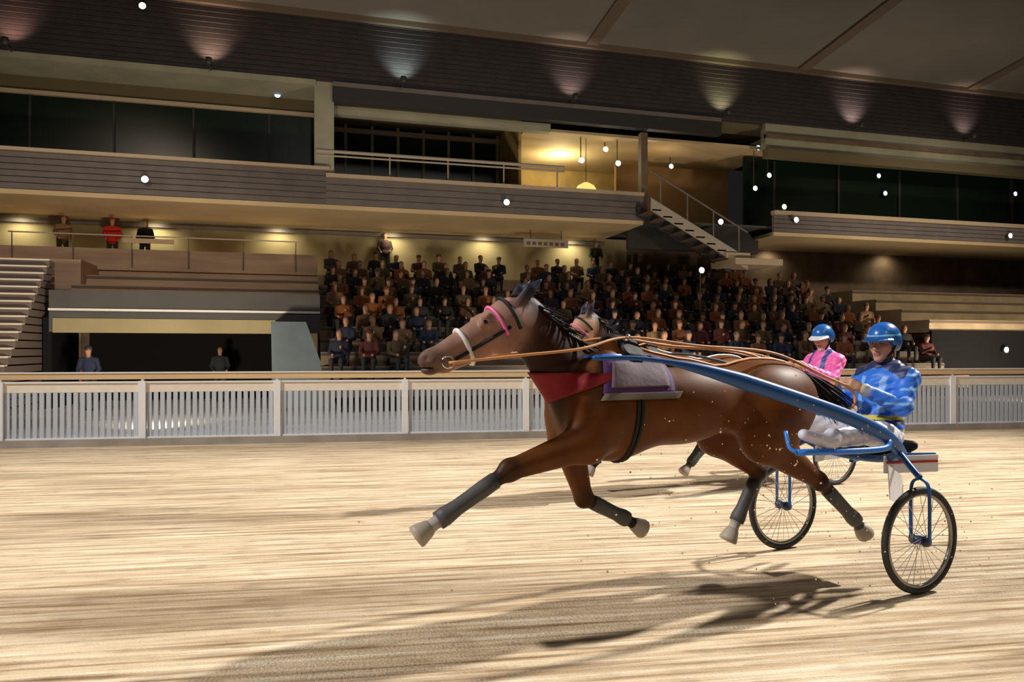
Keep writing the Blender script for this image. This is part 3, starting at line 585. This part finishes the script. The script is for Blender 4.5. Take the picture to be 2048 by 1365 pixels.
def build_horse(root, legs, res, hz, hx, cfg):
    P = horse_prims(legs, hz, hx, cfg['hp'], cfg['face']); h, hr = head_fn(hz, hx, cfg['hp'])
    skin_obj('body', P, res, M['horse'], root, s=.02)
    for s in (-1, 1):
        b_ = MB(); b_.lathe([(.001, -.016), (.011, -.011), (.0155, 0), (.011, .011), (.001, .016)], h(2.782, s * .087, 1.698), 'y', 12); b_.build('eye', M['eye'], root, True)
    c0, cm, c1 = np.array((1.86, 0, 1.57)), np.array((2.13 + hx * .4, 0, 1.57 + hz * .4)), np.array((2.51 + hx, 0, 1.86 + hz))
    strands(root, 'mane', 105, lambda t, q: cm + (c1 - cm) * (.12 + .88 * t) + np.array((0, q.uniform(-.035, .05), -.025)), lambda t, q: (-1, q.uniform(.1, .6), q.uniform(-.7, .0)), .17, .0075, M['hair'])
    strands(root, 'forelock', 26, lambda t, q: np.array(h(2.56 + q.uniform(-.03, .03), q.uniform(-.04, .04), 1.85)), lambda t, q: (-.7, q.uniform(-.3, .3), .35), .16, .006, M['hair'])
    strands(root, 'tail', 190, lambda t, q: np.array((.44 + q.uniform(-.03, .02), q.uniform(-.05, .05), 1.375 + q.uniform(-.03, .03))), lambda t, q: (-1, q.uniform(-.22, .26), q.uniform(-.28, .10) - .34), .50, .010, M['hair'], 7)
    # bridle
    br = MB(); hd = hr((.89, 0, -.456)); pp = hr((.456, 0, .89))
    def hring(t, off, R0=.3, a0=0, a1=2 * math.pi, n=26):
        o = np.array(h(2.62, 0, 1.69)) + hd * t; return ring(P, o, (0, 1, 0), pp, R0, off, n, a0, a1)
    br.tube(hring(.28, .004), .013, 6, True, 1); br.build('noseband', M['white' if cfg['hood'] else 'leather'], root, True)
    b_ = MB(); b_.tube(hring(.055, .006, .3, R(-20), R(200)), .011, 6); o = b_.build('browband', M['pink'], root, True)
    o['label'] = 'pink browband'
    b_ = MB(); b_.tube(hring(-.03, .005, .3, R(-22), R(202)), .012, 6)
    for s in (-1, 1):
        q = [trace(P, [np.array(h(2.62, 0, 1.66)) + hd * t], [hr((0, s, .25 - t * .6))], .3, .004)[0] for t in (.02, .1, .2, .28, .36)]; b_.tube(crv(q, 4), .010, 6)
    b_.build('bridle', M['leather'], root, True)
    for s in (-1, 1):
        c = np.array(h(2.985, s * .062, 1.485)); b_ = MB(); b_.tube([c + .032 * np.array((math.cos(a), 0, math.sin(a))) for a in np.linspace(0, 2 * math.pi, 16, endpoint=False)], .006, 6, True); b_.build('bit_ring', M['chrome'], root, True)
    # harness
    gx = 1.90
    gr = [(ring(P, (gx + dx, 0, 1.22), (0, 1, 0), (0, 0, 1), .6, .006, 40)) for dx in (-.035, .035)]
    b_ = MB()
    for q in (.3, .7): b_.tube(gr[0] * (1 - q) + gr[1] * q, .011, 6, True)
    b_.build('girth', M['leather'], root, True)
    V_, F_ = patch(P, lambda s, t: (np.array((1.80 + .16 * s, 0, 1.25)), (0, math.cos(R(55 + 70 * t)), math.sin(R(55 + 70 * t)))), 6, 16, .026, .02, .6); link_mesh('saddle_pad', V_, F_, M['leather'], root, True)
    for s in (-1, 1):
        b_ = MB(); c = np.array((1.88, s * .10, 1.62)); b_.tube([c + .022 * np.array((0, math.cos(a), math.sin(a))) for a in np.linspace(0, 2 * math.pi, 12, endpoint=False)], .005, 6, True); b_.build('terret_ring', M['chrome'], root, True)
    b_ = MB(); q = trace(P, [(x, 0, 1.2) for x in np.linspace(1.75, .48, 14)], [(0, 0, 1)] * 14, .6, .006); b_.tube(q, .013, 6, flat=1.4); b_.build('crupper_strap', M['tanleather' if cfg['hood'] else 'white'], root, True)
    # breast collar
    V_, F_ = patch(P, lambda s, t: (np.array((1.98, 0, 1.42 - .18 * s * (.10 + .90 * (1 - abs(2 * t - 1))))), (math.cos(R(-76 + 152 * t)), math.sin(R(-76 + 152 * t)), .0)), 10, 41, .008, .012, .7)
    link_mesh('breast_collar', V_, F_, M[cfg['collar']], root, True)
    if cfg.get('cloth'):
        for s, nm in ((1, 'near'), (-1, 'off')):
            def cl(z0, z1, x0, x1, off, m, name, nn=16):
                V_, F_ = patch(P, lambda a, t: (np.array((x0 + (x1 - x0) * a + .03 * (1 - t), 0, z0 + (z1 - z0) * t)), (0, s, .12)), nn, nn, off, .006, .6)
                return link_mesh(name, V_, F_, M[m], root, True)
            c_ = cl(1.27, 1.50, 1.64, 2.12, .012, 'purple', 'saddle_cloth'); c_['label'] = 'purple-edged number cloth'
            p_ = cl(1.305, 1.455, 1.67, 2.07, .019, 'palecloth', 'number_panel'); p_['label'] = 'pale pinkish number panel, figures unreadable'
            c2 = cl(1.235, 1.275, 1.62, 2.14, .014, 'creamband', 'cloth_hem')
            if s > 0: cl(1.487, 1.502, 1.72, 2.18, .02, 'blueline', 'cloth_piping')
    # leg boots
    for s, nm in ((1, 'L'), (-1, 'R')):
        for q, y in ((legs[nm + 'F'], .175), (legs[nm + 'H'], .185)):
            (kx, kz), (fx, fz) = q[1], q[2]; a = np.array((kx, s * y, kz)); c = np.array((fx, s * y, fz)); b_ = MB()
            b_.tube([a + (c - a) * t for t in (.22, .4, .6, .8, .98, 1.08)], [.046, .047, .044, .043, .052, .05], 12); b_.build('leg_boot', M['greyboot'], root, True)
            d = np.array((q[3][0], s * y, q[3][1])) - c; d /= np.linalg.norm(d); b_ = MB(); b_.tube([c + d * t + np.array((0, 0, 0)) for t in (.078, .09, .155, .172)], [.034, .043, .061, .060], 16); b_.build('hoof', M['hoof'], root, True)
    return P

# ------------------------------------------------------------------ sulky
def build_sulky(root, cfg):
    for s in (1, -1):
        b_ = MB(); pts = crv([(2.26, s * .34, 1.505), (1.95, s * .37, 1.50), (1.60, s * .42, 1.44), (1.08, s * .455, 1.30), (.50, s * .465, 1.13), (.15, s * .44, 1.00), (-.10, s * .36, .87), (-.30, s * .20, .80), (-.36, 0, .785)], 7)
        b_.tube(pts, [max(.014, cfg['r'] * min(1, .25 + max(0, i - 9) / 12)) for i in range(len(pts))], 10, flat=.6); b_.build('shaft', M[cfg['shaft']], root, True)
        w_ = MB(); c = (0, s * .58, .34)
        w_.tube([(.32 * math.cos(a), s * .58, .34 + .32 * math.sin(a)) for a in np.linspace(0, 2 * math.pi, 48, endpoint=False)], .021, 10, True); wh = w_.build('wheel', M['tyre'], root, True)
        b_ = MB(); b_.tube([(.293 * math.cos(a), s * .58, .34 + .293 * math.sin(a)) for a in np.linspace(0, 2 * math.pi, 48, endpoint=False)], .013, 8, True); b_.build('rim', M['rim'], wh, True)
        b_ = MB()
        for k in range(28):
            a = 2 * math.pi * k / 28; e = (k % 2) * 2 - 1; a2 = a + e * .9
            b_.tube([(.03 * math.cos(a2), s * .58 + e * .03, .34 + .03 * math.sin(a2)), (.288 * math.cos(a), s * .58, .34 + .288 * math.sin(a))], .0022, 4)
        b_.build('spokes', M['spoke'], wh)
        b_ = MB(); b_.lathe([(.012, -.065), (.03, -.06), (.036, -.035), (.028, -.03), (.028, .03), (.036, .035), (.03, .06), (.012, .065)], c, 'y', 18); b_.build('hub', M['hub'], wh, True)
        b_ = MB()
        for y in (s * .515, s * .645): b_.tube(crv([(0, y, .34), (.0, y, .60), (.0, s * .58 + (y - s * .58) * .8, .70), (0, s * .58, .735)], 4), .013, 8, flat=.7)
        b_.tube(crv([(0, s * .58, .735), (-.01, s * .50, .80), (-.05, s * .40, .865)], 5), .02, 8); b_.build('fork', M[cfg['shaft']], root, True)
        b_ = MB(); b_.tube(crv([(.12, s * .45, .96), (.2, s * .475, .92), (.55, s * .49, .925), (.95, s * .49, .94)], 5), .021, 8); b_.tube(crv([(.95, s * .49, .94), (.98, s * .46, .97), (.97, s * .42, 1.06)], 4), .012, 8); b_.build('foot_rest', M['brightblue'], root, True)
        b_ = MB(); b_.box((-.24, s * .335, .775), (.42, .015, .115), Euler((0, 0, R(-12 * s))).to_matrix()); pl = b_.build('side_plate', M['white' if cfg['plate'] else 'bluetube'], root)
        if cfg['plate']:
            b_ = MB(); b_.box((-.24, s * .345, .79), (.40, .012, .014), Euler((0, 0, R(-12 * s))).to_matrix()); b_.build('stripe', M['redpaint'], pl)
            b_ = MB(); b_.box((-.43, s * .27, .765), (.20, .03, .13), Euler((0, 0, R(-20 * s))).to_matrix()); b_.build('tail_plate', M['bluetube'], root)
    b_ = MB(); b_.tube(crv([(-.05, .40, .865), (-.08, .2, .80), (-.08, -.2, .80), (-.05, -.40, .865)], 6), .024, 8); b_.build('cross_tube', M[cfg['shaft']], root, True)
    P = [ell((-.32, 0, .80 + cfg['sz']), (.24, .20, .05), (1, 1, 1), .03), cap((-.53, -.13, .86 + cfg['sz']), (-.53, .13, .86 + cfg['sz']), .035, .035, (1, 1, 1), .05)]
    skin_obj('seat', P, .016, M['leather'], root)
    if cfg['plate']:
        pts = [[(x * .13 + z * -.02 + .02 - .05 * x * 0, .42 + .05 * x, .76 - z * .22 + .05 * x) for z in np.linspace(0, 1, 6)] for x in np.linspace(-1, 1, 5)]
        V_ = [p for r_ in pts for p in r_]; n = len(V_); V_ = V_ + [(p[0], p[1] - .008, p[2]) for p in V_]; I = lambda i, j: i * 6 + j
        F_ = [(I(i, j), I(i, j + 1), I(i + 1, j + 1), I(i + 1, j)) for i in range(4) for j in range(5)]; F_ += [tuple(x + n for x in f[::-1]) for f in F_]
        bd = [I(i, 0) for i in range(5)] + [I(4, j) for j in range(1, 6)] + [I(i, 5) for i in range(3, -1, -1)] + [I(0, j) for j in range(4, 0, -1)]
        F_ += [(a, c, c + n, a + n) for a, c in zip(bd, bd[1:] + bd[:1])]; link_mesh('splash_guard', V_, F_, M['flap'], root)

# ------------------------------------------------------------------ drivers
def rotm(yaw, pitch): return np.array(Euler((0, pitch, yaw)).to_matrix())
def hand_prims(wr, fwd, s, skin):
    "a fist closed on the rein, thumb on top"
    X = np.array(fwd, float); X /= np.linalg.norm(X); Zt = np.array((0, 0, 1.)); Zt -= X * X.dot(Zt); Zt /= np.linalg.norm(Zt); Nn = np.array((0, -s, 0.)); wr = np.array(wr, float)
    p = lambda x, z, n: wr + X * x + Zt * z + Nn * n
    P = [cap(p(.0, 0, 0), p(.03, 0, 0), .026, .028, skin, .02), cap(p(.03, .018, 0), p(.078, .026, .0), .021, .016, skin, .014), cap(p(.03, -.012, 0), p(.074, -.028, .0), .021, .015, skin, .014), cap(p(.03, .0, 0), p(.08, 0, 0), .022, .016, skin, .014)]
    for z, f in ((.032, 1.0), (.011, 1.08), (-.011, 1.0), (-.031, .82)):
        q = p(.082, z, 0); an = 0
        for L_, da, r in ((.038, 50, .0098), (.026, 85, .009), (.020, 70, .008)):
            an += R(da); nx = q + (X * math.cos(an) + Nn * math.sin(an)) * L_ * f; P.append(cap(q, nx, r, r * .93, skin, .005)); q = nx
    P += [cap(p(.02, .022, .01), p(.052, .045, .022), .013, .0115, skin, .01), cap(p(.052, .045, .022), p(.080, .040, .036), .0112, .0085, skin, .004)]
    return P
def head_prims(c, Mr, skin, jaw):
    h = lambda x, y, z: np.array(c) + Mr @ np.array((x, y, z)); mr = [list(r_) for r_ in Mr]
    e = lambda p, r, col, k=.02, cut=False: ell(h(*p), r, col, k, mr, cut)
    P = [e((-.012, 0, .035), (.098, .078, .098), skin), e((.028, 0, -.035), (.068, .061, .088), skin, .03), cap(h(.03, 0, -.085), h(.055, 0, -.10), .043, .033, jaw, .03), e((.076, 0, -.107), (.022, .026, .02), jaw, .02),
         cap(h(.088, 0, .012), h(.118, 0, -.030), .010, .0145, skin, .012), cap(h(.078, -.036, .026), h(.078, .036, .026), .014, .014, skin, .015)]
    for s in (-1, 1):
        P += [e((.098, s * .031, .007), (.013, .016, .010), skin, .012, True), e((.080, s * .031, .006), (.014, .0135, .0125), (.10, .07, .06), .004), e((.106, s * .013, -.032), (.013, .009, .009), skin, .008), e((-.004, s * .077, -.01), (.021, .010, .034), skin, .008), e((.052, s * .045, -.025), (.03, .022, .028), (skin[0] * 1.02, skin[1] * .85, skin[2] * .85), .02)]
    P += [e((.096, 0, -.063), (.011, .025, .0065), (.36, .12, .10), .008), e((.092, 0, -.077), (.011, .022, .007), (.36, .12, .10), .008), e((.104, 0, -.070), (.012, .022, .0022), skin, .003, True)]
    return P
def build_driver(root, cfg):
    dz = cfg['dz']; q = lambda x, y, z: (x, y, z + dz); sk = (.55, .29, .20)
    Mr = rotm(cfg['yaw'], cfg['pitch']); hc = np.array(q(-.385, 0, 1.595)) + np.array((cfg.get('hx', 0), 0, 0))
    body, jk, tr, bt = [], [], [], []
    A, B_ = cfg['j1'], cfg['j2']; T = cfg['trouser']
    body += [ell(q(-.30, 0, .955), (.135, .17, .12), sk), ell(q(-.37, 0, 1.18), (.115, .155, .20), sk, .06), ell(q(-.41, 0, 1.33), (.10, .17, .11), sk, .05), cap(q(-.42, 0, 1.42), hc + Mr @ np.array((-.02, 0, -.07)), .056, .052, sk, .03)]
    jk += [ell(q(-.31, 0, .99), (.165, .196, .115), B_, .04), ell(q(-.375, 0, 1.18), (.142, .185, .20), A, .06), ell(q(-.41, 0, 1.33), (.122, .20, .115), A, .06), cap(q(-.42, -.07, 1.405), q(-.42, .07, 1.405), .07, .07, A, .04), cap(q(-.425, 0, 1.42), q(-.41, 0, 1.462), .074, .066, cfg['collar'], .015)]
    tr += [ell(q(-.30, 0, .935), (.165, .190, .09), T, .04)]
    for s in (1, -1):
        S_, E_, W_ = q(-.42, s * .182, 1.345), q(-.26, s * .255, 1.15), q(-.045, s * .115, 1.275)
        H_, K_, A_ = q(-.28, s * .10, .935), (.17, s * .34, 1.005 + dz * .5), (.63, s * .455, .995); f = np.array(W_) - np.array(E_)
        body += [cap(S_, E_, .055, .043, sk, .04), cap(E_, W_, .043, .028, sk, .02)] + hand_prims(np.array(W_) + f / np.linalg.norm(f) * .012, f + np.array((.08, 0, .0)), s, sk)
        body += [cap(H_, K_, .085, .055, sk, .05), cap(K_, A_, .055, .038, sk, .03), cap(A_, (.80, s * .462, 1.022), .028, .018, sk, .02)]
        jk += [ell(S_, (.078, .066, .078), A, .05), cap(S_, E_, .067, .058, A, .04), cap(E_, np.array(W_) - f * .04, .058, .042, B_, .03), cap(np.array(W_) - f * .06, np.array(W_), .041, .040, cfg['cuff'], .006)]
        tr += [cap(H_, K_, .108, .074, T, .05), cap(K_, A_, .074, .05, T, .03)]
        b_ = [cap((.615, s * .452, 1.015), (.635, s * .455, 1.0), .054, .052, (1, 1, 1), .02), cap(A_, (.69, s * .457, .98), .05, .045, (1, 1, 1), .02), cap((.65, s * .456, .98), (.87, s * .464, 1.04), .045, .034, (1, 1, 1), .03)]
        bt.append(b_)
    body += head_prims(hc, Mr, sk, cfg['jaw'])
    skin_obj('body', body, .0068, M['body'], root, s=.004)
    wr = lambda X, Y, Z: .0045 * np.sin(X * 55 + Z * 38 + Y * 20) * np.sin(Y * 47 - Z * 61 + X * 9) + .002 * np.sin(Z * 140 + X * 60)
    skin_obj('jacket', jk, .0095, M['cloth'], root, wr, cfg.get('jcol'), .006); skin_obj('trousers', tr, .0105, M['cloth'], root, wr, None, .006)
    for b_ in bt: skin_obj('boot', b_, .010, M[cfg['boot']], root)
    # helmet
    h = lambda x, y, z: hc + Mr @ np.array((x, y, z)); mr = [list(r_) for r_ in Mr]
    hp = [ell(h(-.014, 0, .045), (.128, .108, .112), cfg['helmet'], .02, mr), ell(h(-.045, 0, .0), (.10, .103, .09), cfg['helmet2'], .03, mr), ell(h(.125, 0, -.062), (.13, .2, .10), (1, 1, 1), .015, mr, True), ell(h(-.01, 0, -.135), (.2, .2, .085), (1, 1, 1), .015, mr, True)]
    he = skin_obj('helmet', hp, .0075, M['plastic'], root, s=.02, colfn=cfg.get('hcol') and (lambda V, c: cfg['hcol'](V, c, hc, Mr)))
    V_ = []; F_ = []
    for i, a in enumerate(np.linspace(-1.15, 1.15, 13)):
        for rr, zz in ((.108, .058), (.19 - .04 * abs(a) ** 2, .030), (.188 - .04 * abs(a) ** 2, .022), (.106, .048)): V_.append(h(rr * math.cos(a) * .98 - .004, rr * math.sin(a) * .86, zz))
    for i in range(12):
        for k in range(4): F_.append((i * 4 + k, i * 4 + (k + 1) % 4, i * 4 + 4 + (k + 1) % 4, i * 4 + 4 + k))
    F_ += [(0, 3, 2, 1), (48, 49, 50, 51)]
    o = link_mesh('visor', V_, F_, M[cfg['visor']], he, False)
    b_ = MB(); b_.tube(crv([h(.0, .092, .0), h(.03, .078, -.06), h(.055, .03, -.118), h(.06, 0, -.128), h(.055, -.03, -.118), h(.03, -.078, -.06), h(.0, -.092, .0)], 5), .007, 6, flat=1.6); b_.build('chin_strap', M['leather'], he, True)
    return q

def reins(name, root, hp, hand, bit, label):
    e = empty(name, root.location, label, 'reins', root.rotation_euler[2]); b_ = MB()
    for s in (1, -1):
        hx_, hz_ = hand; o = root.location
        b_.tube(crv([bit(2.985, s * .07, 1.48), (2.60 + hp, s * .16, 1.52), (2.25 + hp, s * .19, 1.555), (1.88 + hp, s * .10, 1.622), (1.40 + hp, s * .13, 1.575), (.8 + hp * .5, s * .13, 1.53), (.35, s * .12, 1.38 + (hz_ - 1.275) * .6), (hx_, s * .10, hz_), (hx_ - .03, s * .095, hz_ - .11), (hx_ + .07, s * .05, hz_ - .16)], 8), .009, 6, flat=1.5)
    b_.build('rein', M['tanleather'], e, True); return e

# near rig
CA = (3.66, 4.40, 0); YA = R(189)
hA = empty('horse', CA, 'large dark bay racing horse with pink browband and purple saddle cloth at full trot', 'horse', YA)
LEGA = dict(LF=[(2.20, 1.03), (2.68, .905), (3.05, .69), (3.29, .545)], RF=[(2.13, 1.00), (2.02, .64), (1.73, .49), (1.58, .40)],
            LH=[(.93, .98), (.44, .68), (.13, .41), (-.02, .25)], RH=[(.98, .98), (.62, .70), (.80, .40), (.88, .27)])
build_horse(hA, LEGA, .0125, 0, 0, dict(hood=True, collar='red', cloth=True, hp=0, face=(.36, .20, .15)))  # face paler than the coat: light on the head put into its colour
sA = empty('racing_sulky', CA, 'blue two-wheeled sulky with white side plates behind the large bay horse', 'sulky', YA)
build_sulky(sA, dict(r=.048, shaft='bluetube', plate=True, sz=0))
dA = empty('person', CA, 'driver in royal blue and yellow silks with blue helmet on the near sulky', 'person', YA)
BL, NV, YE, LB = (.022, .17, .74), (.010, .022, .10), (.75, .62, .08), (.22, .45, .85)
def jcolA(V, c):
    x, y, z = V[:, 0], V[:, 1], V[:, 2]; c = c.copy(); T = np.abs(y) < .215
    t = T & (z > 1.22) & (x < -.33); c[t, :3] = NV
    t = T & (z > 1.055) & (z < 1.085); c[t, :3] = YE
    t = T & (z > 1.02) & (z < 1.055); c[t, :3] = NV
    t = T & (z > .955) & (z < .99) & (np.sin(x * 95) > -.2); c[t, :3] = YE
    t = T & (z > 1.10) & (z < 1.36) & (x > -.36) & (np.abs(np.abs(y) - .085) < .022); c[t, :3] = LB
    t = (np.abs(y) >= .215) & (np.abs(np.sin(z * 32)) < .28); c[t, :3] = LB
    return c
def hcolA(V, c, hc, Mr):
    L_ = (V - hc) @ Mr; c = c.copy(); c[np.abs(L_[:, 2] - .062) < .006, :3] = (.25, .65, .9); c[L_[:, 0] < -.075, :3] = (.03, .055, .08); return c
build_driver(dA, dict(dz=0, yaw=R(12), pitch=R(4), j1=BL, j2=BL, cuff=YE, collar=(.10, .05, .22), trouser=(.72, .72, .80), jaw=(.55, .28, .21), helmet=(.015, .13, .50), helmet2=(.02, .06, .14), visor='bluetube', boot='whiteboot', jcol=jcolA, hcol=hcolA))
reins('driving_reins', sA, 0, (.055, 1.275), head_fn(0, 0, 0)[0], 'tan leather reins running from large bay horse to blue-and-yellow driver')

# far rig
CB = (5.75, 7.75, 0); YB = R(189)
HB = (CB[0] + 0.34 * math.cos(YB), CB[1] + 0.34 * math.sin(YB), 0)
hB = empty('horse', HB, 'bay horse with pink browband half hidden behind the large bay horse', 'horse', YB)
LEGB = dict(LF=[(2.26, 1.03), (2.66, .76), (2.85, .42), (2.93, .24)], RF=[(2.16, 1.0), (2.44, .66), (2.38, .34), (2.50, .19)],
            LH=[(1.02, .98), (1.05, .60), (1.38, .32), (1.52, .19)], RH=[(.98, .98), (.86, .56), (1.10, .26), (1.22, .12)])
build_horse(hB, LEGB, .016, .09, .06, dict(hood=False, collar='leather', hp=19, face=(.46, .27, .17)))  # paler face again, brightness of the lit head carried by the colour
sB = empty('racing_sulky', CB, 'dark two-wheeled sulky behind the half-hidden bay horse', 'sulky', YB)
build_sulky(sB, dict(r=.026, shaft='dark', plate=False, sz=.11))
dB = empty('person', CB, 'driver in pink jacket with blue braces and white-peaked blue helmet on far sulky', 'person', YB)
PK = (.80, .12, .42)
def jcolB(V, c):
    y, z, x = V[:, 1], V[:, 2], V[:, 0]; c = c.copy(); t = (np.abs(np.abs(y) - .095) < .024) & (z > 1.05); c[t, :3] = (.015, .06, .26); return c
dB.scale = (1.12,) * 3
build_driver(dB, dict(dz=-.085, yaw=R(14), pitch=R(16), hx=.0, j1=PK, j2=PK, cuff=(.8, .3, .5), collar=(.75, .15, .4), trouser=(.75, .72, .76), jaw=(.62, .50, .46), helmet=(.015, .12, .42), helmet2=(.02, .06, .16), visor='white', boot='boot', jcol=jcolB))
hfB = head_fn(.09, .06, 19)[0]
reins('driving_reins', sB, .34, (.05, 1.335), lambda x, y, z: tuple(np.array(hfB(x, y, z)) + (.34, 0, 0)), 'tan leather reins from the half-hidden horse to the pink-jacketed driver')

# ------------------------------------------------------------------ sand thrown up by hooves and wheels
b_ = MB(); rq = random.Random(11)
def clod(p, r):
    V_ = [];
    for d in ((1, 0, 0), (-1, 0, 0), (0, 1, 0), (0, -1, 0), (0, 0, 1), (0, 0, -1)): V_.append([p[i] + d[i] * r * rq.uniform(.6, 1.3) for i in range(3)])
    b_.add(V_, [(0, 2, 4), (2, 1, 4), (1, 3, 4), (3, 0, 4), (2, 0, 5), (1, 2, 5), (3, 1, 5), (0, 3, 5)])
Tm = Matrix.Translation(CA) @ Matrix.Rotation(YA, 4, 'Z')
for _ in range(420):
    s = rq.random()
    if s < .45: p = (rq.gauss(1.35, .5), rq.gauss(.75, .25), rq.gauss(.95, .22))
    elif s < .7: p = (rq.gauss(.0, .4), rq.gauss(.6, .15), abs(rq.gauss(.3, .3)) + .05)
    else: p = (rq.gauss(1.4, .9), rq.gauss(.1, .5), abs(rq.gauss(.35, .35)) + .05)
    clod(Tm @ Vector(p), rq.choice((.002, .003, .004, .005, .007)))
tag(b_.build('flying_sand', M['clod']), 'grains and clods of sand thrown up around the large bay horse', 'sand', kind='stuff')
